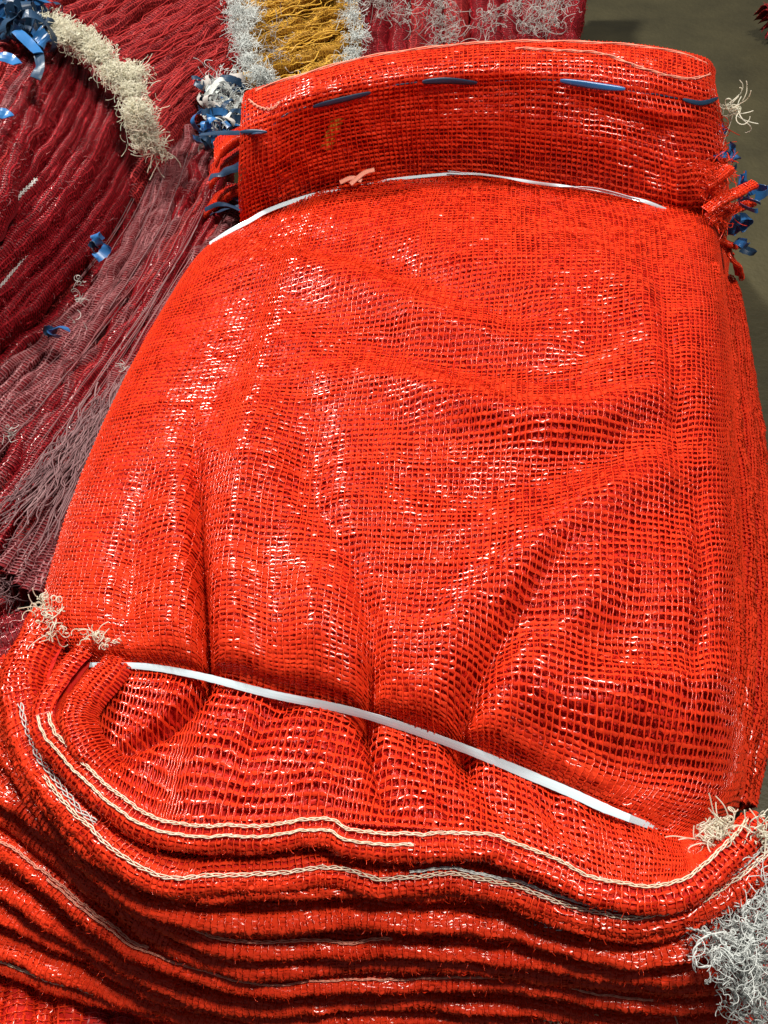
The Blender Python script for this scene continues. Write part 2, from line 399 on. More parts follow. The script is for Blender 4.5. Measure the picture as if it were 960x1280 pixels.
weave(MB(), offset(GW, -0.0018), int(lw / 0.0040), int(hw / 0.0039), 0.0009, 0.0024, 0.0004, 0, 0.45, seed=52).build('second_mesh_layer', M['under'], flare)
MB().grid(offset(GW, -0.0045)).build('inner_cloth', M['back'], flare)
def surf_line(S, pts, n, lift):
    c = smooth_curve(pts, n); return np.array([S.at(x, y, lift)[0] for x, y in c]), np.array([S.at(x, y, lift)[1] for x, y in c])
def smooth1(a, k=5, it=2):
    for _ in range(it):
        b = np.pad(a, ((k, k),) + ((0, 0),) * (a.ndim - 1), mode='edge')
        a = np.stack([b[i:i + len(a)] for i in range(2 * k + 1)]).mean(0)
    return a
def ribbon(p, n, width, thick=0.0004, arch=0.12, fray=0.0, seed=0, twist=None):
    """flat tape with real thickness along points p with normals n"""
    t = nrm(np.gradient(p, axis=0)); s = nrm(np.cross(t, n)); n = np.cross(s, t)
    if twist is not None:
        s, n = s * np.cos(twist)[:, None] + n * np.sin(twist)[:, None], n * np.cos(twist)[:, None] - s * np.sin(twist)[:, None]
    width = np.broadcast_to(np.asarray(width, float), (len(p),))
    w2 = (width / 2 * (1 + fray * np.random.default_rng(seed).uniform(-1, 1, len(p))))[:, None]
    X = np.stack([p - s * w2, p - s * w2 * 0.4 + n * w2 * arch, p + s * w2 * 0.4 + n * w2 * arch, p + s * w2, p + s * w2 - n * thick, p - s * w2 - n * thick], 1)
    return X
# blue stitches of the rear hem
for k, (pts, wd, mt) in enumerate([
    ([(386,133),(425,123),(467,113)], .0042, 'navy'), ([(522,102),(560,99),(600,102)], .0048, 'navy'),
    ([(694,99),(735,105),(786,113)], .0046, 'blue'), ([(848,124),(872,130),(900,122)], .0034, 'navy'),
    ([(300,166),(318,165),(338,166)], .0030, 'navy')]):
    p, n = surf_line(SW, pts, 24, 0.0032); p = smooth1(p, 3); n = nrm(smooth1(n, 4))
    e = np.sin(np.linspace(0.12, np.pi - 0.12, 24)) ** 0.5
    MB().strips(ribbon(p, n, wd * e * 1.15, arch=0.12)[None], True).build('blue_stitch', M[mt], flare, label='dark blue tape stitch through the rear hem')
for pts in [[(600,104),(650,101),(694,101)], [(467,114),(495,107),(522,103)], [(786,114),(820,119),(848,124)], [(338,160),(360,142),(386,133)]]:
    p, n = surf_line(SW, pts, 16, 0.0004)
    mb = MB(); tubes(mb, p[None], 0.0006, 4); mb.build('hem_thread', M['navy'], flare)
# pale pink selvedges of the rim
for k, pts in enumerate([[(312,118),(350,104),(430,80),(500,67),(600,56),(700,54),(800,60),(870,74),(890,86)],
                         [(640,63),(700,66),(752,70),(790,84),(830,96),(868,101),(890,92)],
                         [(312,126),(325,136),(342,138),(352,128)]]):
    p, n = surf_line(SW, pts, 90, 0.0026)
    p = smooth1(p, 3); mb = MB()
    for q in range(3):
        o = np.array([math.cos(q * 2.1), math.sin(q * 2.1) * .3, math.sin(q * 2.1)]) * 0.0006
        ph = np.linspace(0, 60, 90) + q * 2.1
        tubes(mb, (p + o + np.stack([0 * ph, 0.0003 * np.sin(ph), 0.0004 * np.cos(ph)], -1))[None], 0.00045, 4)
    mb.build('selvedge', M['pink'], flare)
# yellow tag under the rear mesh
p, n = surf_line(SW, [(424,148),(416,166),(408,188)], 12, -0.0001)
MB().strips(ribbon(p, n, 0.010, 0.0003, 0.02)[None], True).build('yellow_tag', M['yellow'], flare)

# ---- hems of the stacked sacks at the front
XS = [-60, 0, 60, 130, 200, 300, 420, 540, 660, 780, 880, 955]
YS = [
 [880,925,985,1055,1115,1150,1140,1145,1160,1185,1172,1130],
 [930,965,1015,1075,1132,1172,1165,1165,1178,1200,1195,1165],
 [965,1000,1045,1102,1152,1190,1188,1185,1195,1215,1212,1190],
 [1008,1036,1075,1130,1178,1208,1208,1205,1212,1232,1230,1212],
 [1052,1076,1112,1157,1200,1230,1230,1225,1230,1248,1248,1235],
 [1095,1110,1140,1177,1216,1246,1248,1245,1250,1262,1264,1255],
 [1128,1143,1165,1195,1228,1258,1268,1268,1270,1278,1280,1275],
 [1182,1197,1220,1242,1257,1272,1290,1290,1290,1297,1302,1300]]
hems = [
 [(128,800,.150),(96,832,.156),(70,872,.162),(66,905,.166),(100,948,.160),(150,998,.160),(208,1029,.160),(300,1033,.163),(410,1029,.165),(440,1041,.165),(520,1045,.165),(600,1045,.165),(660,1065,.162),(750,1100,.158),(830,1108,.157),(870,1092,.157),(915,1047,.158),(942,1015,.159)],
 [(64,768,.150),(36,820,.152),(24,862,.154),(38,915,.152),(62,962,.150),(105,1012,.150),(160,1062,.150),(230,1088,.150),(340,1080,.152),(420,1078,.152),(480,1090,.152),(560,1085,.152),(640,1098,.150),(720,1125,.148),(800,1138,.146),(870,1120,.148),(930,1075,.152),(965,1035,.156)],
 [(44,762,.140),(8,830,.141),(-4,880,.141),(14,935,.140),(50,992,.138),(110,1060,.137),(180,1108,.137),(280,1122,.138),(400,1112,.139),(500,1120,.139),(600,1118,.138),(700,1146,.135),(800,1166,.134),(880,1150,.135),(950,1105,.138)],
]
zs = [.1265, .115, .104, .093, .081, .070, .057, .043]
for yy, z in zip(YS, zs): hems.append([(x, y, z) for x, y in zip(XS, yy)])
def mid_layer(a, b, k):
    qa, qb = (smooth_curve([(p[0], p[1], p[2]) for p in h], 40) for h in (a, b))
    r = np.random.default_rng(4000 + k); f = 0.5 + 0.22 * r.uniform(-1, 1)
    q = qa * (1 - f) + qb * f
    q[:, 1] += 3.0 * noise2(np.linspace(0, 5, 40), np.zeros(40), 4100 + k)
    return [tuple(x) for x in q[::3]] + [tuple(q[-1])]
hems2 = hems[:2]
for k in range(1, len(hems) - 1):
    if k > 1: hems2.append(hems[k])
    if k > 0: hems2.append(mid_layer(hems[k], hems[k + 1], k))
hems2.append(hems[-1])
NAMED = {0: 0, 1: 1}
for k in range(2, len(hems)): NAMED[k] = 2 * k - 1
hems = hems2
PROF = np.array([(-34, -2.5), (-16, -0.8), (-5, 0.6), (0, 1.0), (4.5, 1.2), (8, 0.4), (10, -1.8), (9.6, -4.0), (7.5, -5.6), (3, -6.0), (-6, -5.6), (-20, -5.0)]) / 1000
def band(pts, prof, seed, n=340, wob=1.0, zwob=1.0):
    c = PL(pts); c = smooth_curve(c, n)
    t = nrm(np.gradient(smooth1(c, 6), axis=0)); o = nrm(np.stack([t[:, 1], -t[:, 0], 0 * t[:, 0]], -1))
    s = np.linspace(0, 1, n) * len(pts)
    pf = cr(prof, np.linspace(0, len(prof) - 1, 30))
    a = np.arange(30)[:, None]
    ow = wob * (1.6 * noise2(s * 0.9, 0 * s + seed, seed) + 0.9 * noise2(s * 3, 0 * s, seed + 1) + 0.4 * noise2(s * 9, 0 * s, seed + 2)) / 1000
    zw = zwob * (1.3 * noise2(s * 1.1, 0 * s + 3, seed + 5) + 0.5 * noise2(s * 4, 0 * s, seed + 6)) / 1000
    th = 1 + 0.3 * noise2(s * 1.7, 0 * s, seed + 7)
    fr = np.clip((pf[:, 0] + 0.015) / 0.015, 0, 1)[:, None]
    O = pf[:, 0][:, None] + ow[None] * fr; Z = pf[:, 1][:, None] * th[None] + zw[None] * fr
    G = c[None] + o[None] * O[..., None] + np.array([0, 0, 1.0]) * Z[..., None]
    return G, c, o
def fuzz(mb, G, n, seed, length=0.004, rad=0.00022, v0=0.35, v1=0.75):
    r = np.random.default_rng(seed)
    v = r.uniform(v0, v1, n); u = r.uniform(0.01, 0.99, n)
    p = bil(G, v, u); N = bil(grid_normals(G)[0], v, u)
    d = nrm(N + r.normal(0, 0.6, (n, 3))); ax = nrm(r.normal(0, 1, (n, 3)))
    path = []; L = length * r.uniform(0.4, 1.4, (n, 1)) / 4
    p = p - d * L * 0.5
    for _ in range(5):
        path.append(p.copy()); p = p + d * L; d = nrm(d + np.cross(ax, d) * 0.5)
    tubes(mb, np.stack(path, 1), rad, 3)
sacks = []
for k, pts in enumerate(hems):
    prof = PROF.copy()
    if k == 0: prof = prof[3:-1]; prof[0] = (-0.002, 0.0012); prof[-1] = (-0.001, -0.008)
    if k in (1, 2): prof[0] = (-0.014, -0.0075); prof[1] = (-0.010, -0.0035); prof[-1] = (-0.010, -0.012)
    if k > 1: prof = prof * np.array([1.0, 0.52 + 0.13 * ((k * 7) % 4)]) - np.array([(0.0, 0.006, 0.001, 0.0085, -0.001, 0.004, 0.007)[k % 7], 0])
    G, c, o = band(pts, prof, 100 + k * 10, wob=0.6 if k < 2 else 0.9, zwob=0.4 if k < 2 else 1.4)
    L = np.linalg.norm(np.diff(c, axis=0), axis=1).sum()
    W = np.linalg.norm(np.diff(G, axis=0), axis=2).sum(0).mean()
    nu = int(L / 0.0030); nv = max(6, int(W / 0.0026))
    mb = weave(MB(), G, nu, nv, 0.0010, 0.0021, 0.0005, 0.0006, 0.5, seed=200 + k, tilt=0.7, cell=0.0003)
    parent, nm = (top, 'hem') if k == 0 else (bundle, 'sack')
    s = mb.build(nm, M['red'], parent)
    core = MB().grid(offset(G, -0.0004))
    holder = top if k == 0 else s
    core.build('inner_cloth', M['back'], holder)
    fz = MB(); fuzz(fz, G, 420, 300 + k, 0.0036, 0.00017); fz.build('loose_fibre', M['red'], holder, kind='stuff')
    sacks.append((holder, G, c, o))
# seam threads: twisted pairs laid on the hems
def seam(holder, G, u0, u1, vpos, seed, rad=0.00055, m='seam', gap=0.0011, lift=0.0019):
    n = int((u1 - u0) * 1400) + 30
    u = np.linspace(u0, u1, n); mb = MB()
    N = grid_normals(G)[0]; DV = grid_normals(G)[2]
    ph = np.linspace(0, (u1 - u0) * 330, n)
    r = np.random.default_rng(seed)
    ph = np.linspace(0, (u1 - u0) * 170, n)
    for q in range(3):
        v = np.full(n, vpos) + 0.006 * noise2(u * 40, 0 * u, seed)
        p = bil(G, v, u); nn = bil(N, v, u); dv = bil(DV, v, u)
        a = ph + q * 2 * np.pi / 3
        p = p + nn * (lift + 0.35 * gap * np.sin(2 * a))[:, None] + dv * (0.75 * gap * np.cos(a))[:, None]
        tubes(mb, p[None], rad * 0.52 * (1 + 0.25 * noise2(u * 200, 0 * u + q, seed + 3))[None, :], 4)
    mb.build('seam_thread', M[m], holder)
seam(*sacks[0][:2], 0.14, 0.985, 0.05, 1, m='seam', gap=0.0009)
seam(*sacks[0][:2], 0.14, 0.60, 0.17, 2, m='seam', gap=0.0007)
seam(*sacks[1][:2], 0.13, 0.30, 0.30, 3, m='white', gap=0.0016)
seam(*sacks[1][:2], 0.22, 0.985, 0.36, 4, m='seam')
seam(*sacks[1][:2], 0.62, 0.985, 0.31, 5, m='white', gap=0.0007)
for q in (3, 6, 8, 11, 13, 15):
    if q < len(sacks): seam(*sacks[q][:2], 0.1 + 0.07 * (q % 5), 0.42 + 0.09 * (q % 6), 0.40, 40 + q, m='pink', gap=0.0005, rad=0.0004)
seam(*sacks[NAMED[3]][:2], 0.66, 0.95, 0.34, 6, m='white', gap=0.0015)
seam(*sacks[NAMED[2]][:2], 0.86, 0.93, 0.3, 7, m='white', gap=0.0016)
seam(*sacks[NAMED[6]][:2], 0.05, 0.32, 0.36, 8, m='pink', gap=0.0008)
seam(*sacks[NAMED[8]][:2], 0.0, 0.35, 0.36, 9, m='pink', gap=0.0007)
seam(*sacks[NAMED[10]][:2], 0.0, 0.5, 0.4, 10, m='seam', gap=0.0007)
seam(*sacks[NAMED[4]][:2], 0.35, 0.6, 0.36, 11, m='pink', gap=0.0008)
# cloth of the pile behind the hems
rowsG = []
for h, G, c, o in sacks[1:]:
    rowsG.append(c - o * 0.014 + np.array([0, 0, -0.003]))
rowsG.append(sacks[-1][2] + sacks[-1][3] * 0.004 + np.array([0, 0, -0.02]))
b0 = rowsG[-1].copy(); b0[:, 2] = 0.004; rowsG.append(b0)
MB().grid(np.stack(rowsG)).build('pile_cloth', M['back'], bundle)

# ---- fold edges on the right flank
SIDEP = np.array([(-20, 3), (-10, 2.5), (-3, 1.5), (1, 0), (3, -3), (2.5, -7), (0, -12), (-5, -16)]) / 1000
for k, pts in enumerate([
    [(893,330,.158),(899,400,.150),(903,480,.150),(908,560,.150),(914,650,.150),(920,740,.148),(922,830,.145),(915,900,.14),(900,960,.13)],
    [(903,345,.130),(913,400,.125),(920,480,.125),(928,560,.125),(936,650,.125),(940,740,.122),(940,830,.118),(934,900,.11),(915,985,.10)],
    [(908,345,.10),(922,400,.098),(931,480,.098),(940,560,.098),(948,650,.098),(953,740,.095),(953,830,.09),(946,910,.085),(925,1000,.07)],
    [(912,345,.07),(928,400,.07),(939,480,.07),(949,560,.07),(957,650,.07),(961,740,.068),(961,830,.065),(953,920,.06),(934,1000,.05)],
    [(915,350,.04),(932,410,.04),(944,490,.04),(955,570,.04),(964,660,.04),(968,750,.04),(967,850,.04),(957,930,.035),(938,1005,.03)]]):
    G, c, o = band([(x, y, z) for x, y, z in pts[::-1]], SIDEP, 500 + 10 * k, wob=1.2, zwob=0.5)
    L = np.linalg.norm(np.diff(c, axis=0), axis=1).sum(); W = np.linalg.norm(np.diff(G, axis=0), axis=2).sum(0).mean()
    s = weave(MB(), G, int(L / 0.0036), int(W / 0.003), 0.0009, 0.0022, 0.0005, 0.0008, 0.5, seed=520 + k, tilt=0.6).build('sack', M['red'], bundle)
    MB().grid(offset(G, -0.0008)).build('inner_cloth', M['back'], s)

G, c, o = band([(140,816,.149),(128,828,.160),(108,850,.165),(88,874,.168),(80,900,.169),(92,935,.166),(116,962,.160),(140,985,.152)],
     np.array([(-15, -6), (-10, -1.2), (-6, 0.4), (-2, 1.2), (0.5, 0.6), (1.5, -1.5), (1, -4), (-1, -6)]) / 1000, 700, n=120, wob=0.5, zwob=0.4)
cf = weave(MB(), G, 46, 9, 0.0009, 0.0021, 0.0005, 0.0006, 0.5, seed=720, tilt=0.6).build('folded_corner', M['red'], bundle)
MB().grid(offset(G, -0.0006)).build('inner_cloth', M['back'], cf)

# ---- straps
def strap(S, pts, width, lift, n=160, seed=0, env=True, end=0.02):
    c = smooth_curve(pts, n); p = []; N = []
    for x, y in c:
        a, b = S.at(x, y, lift); p.append(a); N.append(b)
    p = np.array(p); N = nrm(smooth1(np.array(N), 12))
    if env:                       # a taut strap bridges the creases
        z = p[:, 2]; b = np.pad(z, (12, 12), mode='edge'); z = np.stack([b[i:i + n] for i in range(25)]).max(0)
        z = smooth1(z[:, None], 7)[:, 0]
        z[:6] -= np.linspace(0.005, 0, 6); z[-9:] -= np.linspace(0, 0.009, 9)
        p = P(c[:, 0], c[:, 1], z)
    return ribbon(p, N, width, 0.0003, 0.05, 0.05, seed, 0.35 * noise2(np.linspace(0, 5, n), np.zeros(n), seed + 3))
wd = np.interp(np.linspace(0, 1, 160), [0, .1, .5, .9, 1], [.0026, .0034, .0045, .0044, .0026])
MB().strips(strap(SM, STRAP, wd, 0.003, seed=3)[None], True).build('strap', M['strap'], bundle, smooth=False, label='white plastic strap cinching the front of the bundle')
def at_line(pts, n):
    return smooth_curve(PL(pts), n)
def free_ribbon(pts, width, n=60, arch=0.1, tw=0.0, seed=0, up=(0, -0.4, 0.9), thick=0.0004):
    p = at_line(pts, n); N = np.tile(np.array(up), (n, 1))
    return ribbon(p, N, width, thick, arch, 0.03, seed, tw * noise2(np.linspace(0, 4, n), np.zeros(n), seed))
mb = MB()
mb.strips(free_ribbon([(262,305,.125),(285,290,.138),(310,277,.145),(335,263,.149),(380,247,.150),(440,232,.152)], 0.0040, seed=4)[None], True)
mb.strips(free_ribbon([(440,232,.152),(520,221,.159),(590,217,.165),(660,226,.164),(740,238,.161),(800,250,.158),(832,262,.154)], 0.0027, tw=1.5, seed=8)[None], True)
mb.strips(free_ribbon([(560,214,.166),(620,220,.168),(680,230,.167),(745,236,.164),(800,250,.158)], 0.0022, tw=1.8, seed=9)[None], True)
rs = mb.build('strap', M['strap'], bundle, smooth=False, label='thin twisted white strap cinching the rear')
mb = MB()
for a in ([(425,228,.165),(440,222,.168),(452,226,.166)], [(438,230,.165),(455,216,.171),(468,212,.173)]):
    mb.strips(free_ribbon(a, 0.004, 14)[None], True)
mb.build('loose_end', M['pink'], rs)

# ---- blue tape loops and loose red ends on the rear right corner
def loop(x, y, z, r, wdt, seed, flat=0.6, m='blue', parent=bundle):
    g = np.random.default_rng(seed); a = np.linspace(0, g.uniform(4.2, 6.0), 26) + g.uniform(0, 6)
    c = P(x, y, z); A = nrm(g.normal(0, 1, 3) + np.array([1, 0, 0])); B = nrm(np.cross(A, g.normal(0, 1, 3)))
    p = c + r * np.cos(a)[:, None] * A + r * flat * np.sin(a)[:, None] * B + np.linspace(0, 1, 26)[:, None] * g.normal(0, r * 0.5, 3)
    p[:, 2] = np.maximum(p[:, 2], 0.003)
    N = nrm(np.cos(a)[:, None] * A + np.sin(a)[:, None] * B)
    MB().strips(ribbon(p, N, wdt * 1.35, 0.00015, 0.02, 0.12, seed, 0.7 * noise2(np.linspace(0, 5, 26), np.zeros(26), seed))[None], True).build('ribbon_loop', M[m], parent, smooth=False)
for k, (x, y, z, r, wdt, m) in enumerate([(903,165,.185,.005,.005,'blue'),(893,165,.185,.004,.004,'navy'),(905,195,.18,.006,.004,'blue'),(922,196,.18,.006,.004,'blue'),
    (926,222,.17,.007,.006,'blue'),(944,238,.165,.010,.006,'blue'),(938,252,.16,.009,.003,'blue'),(922,282,.13,.009,.006,'blue'),(934,284,.13,.009,.005,'blue'),
    (930,302,.12,.008,.004,'blue'),(928,312,.10,.009,.003,'navy'),(912,215,.17,.007,.004,'navy')]):
    loop(x, y, z, r, wdt, 900 + k, m=m)
for k, pts in enumerate([[(880,262,.165),(905,245,.172),(925,236,.175),(942,228,.176)], [(885,275,.15),(905,262,.155),(925,255,.155),(940,250,.155)],
                         [(880,230,.18),(898,218,.184),(912,208,.186)], [(895,300,.12),(908,305,.11),(918,325,.10),(922,345,.06)],[(892,288,.13),(905,300,.12),(915,305,.11)]]):
    G, c, o = band(pts, PROF[2:10] * 0.55, 950 + k, n=60, wob=0.3, zwob=0.3)
    s = weave(MB(), G, 18, 8, 0.0008, 0.0018, 0.0005, 0.0004, 0.5, seed=960 + k, tilt=0.7).build('loose_end', M['red'], bundle)
    MB().grid(offset(G, -0.0004)).build('inner_cloth', M['back'], s)
mb = MB(); curls(mb, PL([(900,190,.18),(905,215,.17),(895,240,.17),(900,270,.15),(893,160,.19),(880,210,.19)]), 240, 0.00035, 0.016, 71, 1.1, 14, 0.005)
mb.build('loose_fibre', M['red'], bundle, kind='stuff')
mb = MB(); curls(mb, PL([(905,133,.205),(915,137,.205),(922,136,.205)]), 22, 0.00045, 0.03, 72, 1.2, 20, 0.002)
mb.build('white_thread_end', M['cream'], bundle)
# layers of the rear end seen from the left, with blue tape
for k, pts in enumerate([[(268,196,.155),(280,182,.165),(298,170,.175),(320,160,.185)], [(262,225,.13),(275,212,.14),(298,195,.155),(318,188,.165)],
                         [(258,262,.10),(278,246,.115),(300,235,.13),(318,230,.14)]]):
    G, c, o = band(pts, PROF * 0.9, 980 + k, n=80, wob=0.4, zwob=0.4)
    s = weave(MB(), G, 26, 14, 0.0008, 0.002, 0.0005, 0.0004, 0.5, seed=985 + k, tilt=0.7).build('sack', M['red'], bundle)
    MB().grid(offset(G, -0.0004)).build('inner_cloth', M['back'], s)
for k, (pts, m, wd_) in enumerate([([(250,168,.18),(275,166,.19),(300,166,.20),(330,166,.215)], 'navy', .004), ([(262,222,.14),(280,215,.15),(300,208,.16)], 'navy', .008),
     ([(256,262,.11),(275,255,.12),(300,262,.13),(312,275,.13)], 'navy', .004), ([(262,268,.10),(280,262,.12),(305,255,.13)], 'navy', .003), ([(285,240,.12),(300,250,.13),(310,240,.14)], 'navy', .004)]):
    MB().strips(free_ribbon(pts, wd_, 24, tw=0.6, seed=k)[None], True).build('ribbon_loop', M[m], bundle, smooth=False)

# ---- fringes of seam thread
def fringe(parent, pts, n, rad, length, seed, m, name='thread_fringe', **kw):
    mb = MB(); curls(mb, PL(pts), n, rad, length, seed, **kw)
    return mb.build(name, M[m], parent, kind='stuff')
fringe(bundle, [(52,752,.16),(62,760,.16),(56,775,.16),(66,790,.16)], 60, 0.0003, 0.012, 81, 'cream', curl=1.2, spread=0.0025)
fringe(bundle, [(112,792,.165),(120,796,.165),(132,800,.165)], 34, 0.0003, 0.009, 82, 'cream', curl=1.2, spread=0.002)
fringe(bundle, [(878,1048,.15),(890,1042,.15),(900,1048,.155),(912,1036,.155),(905,1030,.15)], 110, 0.00035, 0.014, 83, 'cream', curl=1.2, spread=0.003)
fringe(bundle, [(950,1048,.16),(958,1040,.16)], 44, 0.00035, 0.013, 84, 'cream', curl=1.2, spread=0.003)
fringe(bundle, [(962,1085,.150),(955,1110,.147),(960,1135,.143),(942,1150,.143),(955,1175,.138),(930,1180,.139),(905,1172,.141),(895,1190,.137),(945,1205,.130),(925,1215,.128),(958,1230,.120),(938,1245,.114),(955,1265,.106),(965,1285,.10)],
       1150, 0.00024, 0.015, 85, 'white', curl=1.7, spread=0.0062)
for k, pts in enumerate([[(905,1165,.146),(880,1172,.146),(868,1190,.143),(872,1208,.140),(892,1205,.139),(905,1190,.141),(918,1200,.138)],
        [(860,1160,.147),(885,1166,.147),(905,1178,.144),(915,1196,.141),(930,1205,.138)], [(925,1150,.148),(940,1165,.145),(935,1188,.141),(950,1205,.136),(945,1228,.128)],
        [(948,1120,.149),(930,1135,.148),(935,1152,.146),(952,1160,.143)], [(905,1225,.128),(920,1245,.12),(915,1262,.112),(935,1270,.108)]]):
    mb = MB(); cc = at_line(pts, 60); ph = np.linspace(0, 34, 60)
    for q in range(2):
        tubes(mb, (cc + 0.0007 * np.stack([np.cos(ph + q * np.pi), 0 * ph, np.sin(ph + q * np.pi)], -1))[None], 0.0004, 4)
    mb.build('thread_loop', M["white"], bundle)
fringe(bundle, [(700,1285,.06),(770,1280,.06),(840,1275,.065),(900,1275,.07)], 120, 0.0004, 0.02, 86, 'seam', spread=0.006)
mb = MB(); tubes(mb, at_line([(152,752,.160),(158,762,.163),(154,776,.164),(147,784,.162)], 16)[None], 0.0006, 4); mb.build('loose_thread', M['seam'], bundle)

# ================================================================== OTHER BUNDLES: stacks seen by their fold edges
UPN = nrm(np.array([0, -0.62, 0.78]))
def rib_pile(parent, A, Mi, B, za, zb, n, width, mats, back, seed, wcount=(5, 0.0026), rough=1.0, name='sack', drop=0.014, tick=1.0, dz=0.0):
    """n folded sack edges side by side; A, Mi, B are polylines (photo x, y) of starts, middles, ends"""
    r = np.random.default_rng(seed)
    cA, cM, cB = (cr(np.array(q, float), np.linspace(0, len(q) - 1, n)) for q in (A, Mi, B))
    out = []
    for i in range(n):
        t = i / (n - 1) + (r.uniform(-0.3, 0.3) / n * min(rough, 1.2)); t = min(max(t, 0), 1)
        z = za + (zb - za) * t + r.normal(0, 0.0012)
        jit = r.normal(0, 2.0 * rough, (3, 2))
        a, m_, b = cA[i] + jit[0], cM[i] + jit[1], cB[i] + jit[2]
        ctrl = P(np.array([a[0], m_[0], b[0]]), np.array([a[1], m_[1], b[1]]), np.array([z, z + dz, z]))
        s = np.linspace(0, 1, 60)[:, None]
        q = (1 - s) ** 2 * ctrl[0] + 2 * s * (1 - s) * (2 * ctrl[1] - 0.5 * ctrl[0] - 0.5 * ctrl[2]) + s * s * ctrl[2]
        q, L = arc(q, 160)
        T = nrm(np.gradient(q, axis=0)); N = nrm(UPN - (T @ UPN)[:, None] * T); S_ = np.cross(T, N)
        sl = q[:, 0] * 40 + q[:, 1] * 40
        q = q + N * (0.0016 * rough * noise2(sl, 0 * sl + i * 1.7, seed + 1))[:, None] + S_ * (0.0018 * rough * noise2(sl * .8, 0 * sl + i * 0.9, seed + 2))[:, None]
        wv = width * (1 + 0.3 * r.uniform(-1, 1)) * (1 + 0.25 * noise2(sl * 1.3, 0 * sl + i, seed + 3))
        ang = np.linspace(-1.9, 1.9, 13)[:, None]
        X = np.sin(ang) * wv[None] * 0.5; Y = (np.cos(ang) * 1.0 - 1.0) * wv[None] * 0.7
        G = q[None] + S_[None] * X[..., None] + N[None] * Y[..., None]
        G = np.concatenate([G[:1] - N[None] * drop, G, G[-1:] - N[None] * drop])
        G = even(G, 26, 160)
        N0 = grid_normals(G)[0]
        if (N0[13] @ UPN).mean() < 0: G = G[::-1]
        nwf_ = int(wcount[0]); nwp_ = int(L / wcount[1])
        mt = mats[r.integers(0, len(mats))]
        sk = weave(MB(), G[2:-2], nwp_, nwf_ * 2, 0.0009 * tick, 0.0016, 0.0006, 0.0006, 0.6, seed=seed + 10 + i, tilt=0.8, cell=0.0003).build(name, M[mt], parent)
        MB().grid(G).build('inner_cloth', M[back], sk)
        fz = MB(); fuzz(fz, G, 200, seed + 50 + i, 0.006, 0.0002, 0.25, 0.75); fz.build('loose_fibre', M[mt if mt != 'crimson' else ('faded' if i % 8 == 0 else 'crimson')], sk, kind='stuff')
        out.append((sk, G))
    return out
# dark crimson bundle at the left
b2 = empty('sack_bundle', 'dark crimson bundle of mesh sacks at the left with thick cream fringe', 'sack bundle', (-0.33, 0.25, 0))
ribs = rib_pile(b2, [(52,52),(85,55),(118,82),(145,110),(162,150),(168,195)], [(8,150),(40,160),(75,190),(100,215),(112,245),(118,290)],
         [(-90,290),(-80,310),(-70,345),(-60,385),(-50,420),(-40,455)], .185, .105, 17, 0.0088, ['crimson'], 'crimson_back', 1000, (5, 0.0030))
seam(ribs[6][0], ribs[6][1], 0.62, 0.9, 0.5, 31, m='white', gap=0.0022, rad=0.0008)
seam(ribs[12][0], ribs[12][1], 0.58, 0.9, 0.5, 32, m='white', gap=0.0014)
fringe(b2, [(60,30,.20),(75,35,.20),(85,45,.20),(100,45,.195),(112,60,.19),(125,72,.185),(140,88,.18),(152,95,.175),(165,112,.17),(172,135,.165),(178,150,.155),(180,175,.14),(165,90,.17)],
       6000, 0.00028, 0.012, 91, 'cream', curl=2.0, spread=0.0062, steps=14)
fringe(b2, [(188,178,.13),(195,185,.13),(205,188,.125)], 60, 0.0006, 0.022, 92, 'cream', curl=1.1, spread=0.003)
# mauve bundle between
b3 = empty('sack_bundle', 'faded mauve bundle of sacks with long stringy edges beside the orange bundle', 'sack bundle', (-0.24, 0.2, 0))
rb3 = rib_pile(b3, [(190,185),(215,165),(245,170),(272,200),(292,235),(312,275)], [(110,330),(145,345),(165,350),(185,365),(212,375),(235,385)],
         [(-60,480),(-50,540),(-45,600),(-35,660),(0,710),(50,740)], .085, .105, 22, 0.0098, ['faded', 'crimson', 'faded', 'crimson', 'faded', 'brick'], 'crimson_back', 1100, (4, 0.0026), 2.4)
mb = MB(); r = np.random.default_rng(5)
def cords(mb, A, Mi, B, za, zb, n, rad, seed, wob=0.003, n_s=46, lift=0.004):
    r = np.random.default_rng(seed); t = r.uniform(0, 1, n)
    cA, cM, cB = (cr(np.array(q, float), t * (len(q) - 1)) for q in (A, Mi, B))
    z = za + (zb - za) * t + lift + r.uniform(-0.002, 0.004, n)
    s0 = r.uniform(0, 0.55, n); s1 = s0 + r.uniform(0.25, 0.6, n); s1 = np.minimum(s1, 1)
    s = s0[:, None] + (s1 - s0)[:, None] * np.linspace(0, 1, n_s)[None]
    a = P(cA[:, 0], cA[:, 1], z); m_ = P(cM[:, 0], cM[:, 1], z); b = P(cB[:, 0], cB[:, 1], z)
    m_ = 2 * m_ - 0.5 * a - 0.5 * b; s = s[..., None]
    q = (1 - s) ** 2 * a[:, None] + 2 * s * (1 - s) * m_[:, None] + s * s * b[:, None]
    k = np.arange(n)[:, None] * 0.77
    for ax in range(3):
        q[..., ax] += wob * (0.5 if ax == 2 else 1) * noise2(s[..., 0] * 9 + k, k * 1.3 + ax * 7, seed + ax)
        q[..., ax] += wob * 0.12 * noise2(s[..., 0] * 25 + k, k * 1.3 + ax * 7, seed + 5 + ax)
    tubes(mb, q, rad * r.uniform(0.6, 1.4, n), 4)
A3, M3, B3 = [(190,185),(215,165),(245,170),(272,200),(292,235),(312,275)], [(110,330),(145,345),(165,350),(185,365),(212,375),(240,385)], [(-60,480),(-50,540),(-45,600),(-35,660),(0,710),(50,740)]
cords(mb, A3, M3, B3, .085, .105, 26, 0.0003, 61, wob=0.002); mb.build('stringy_edge', M['mauve'], b3, kind='stuff')
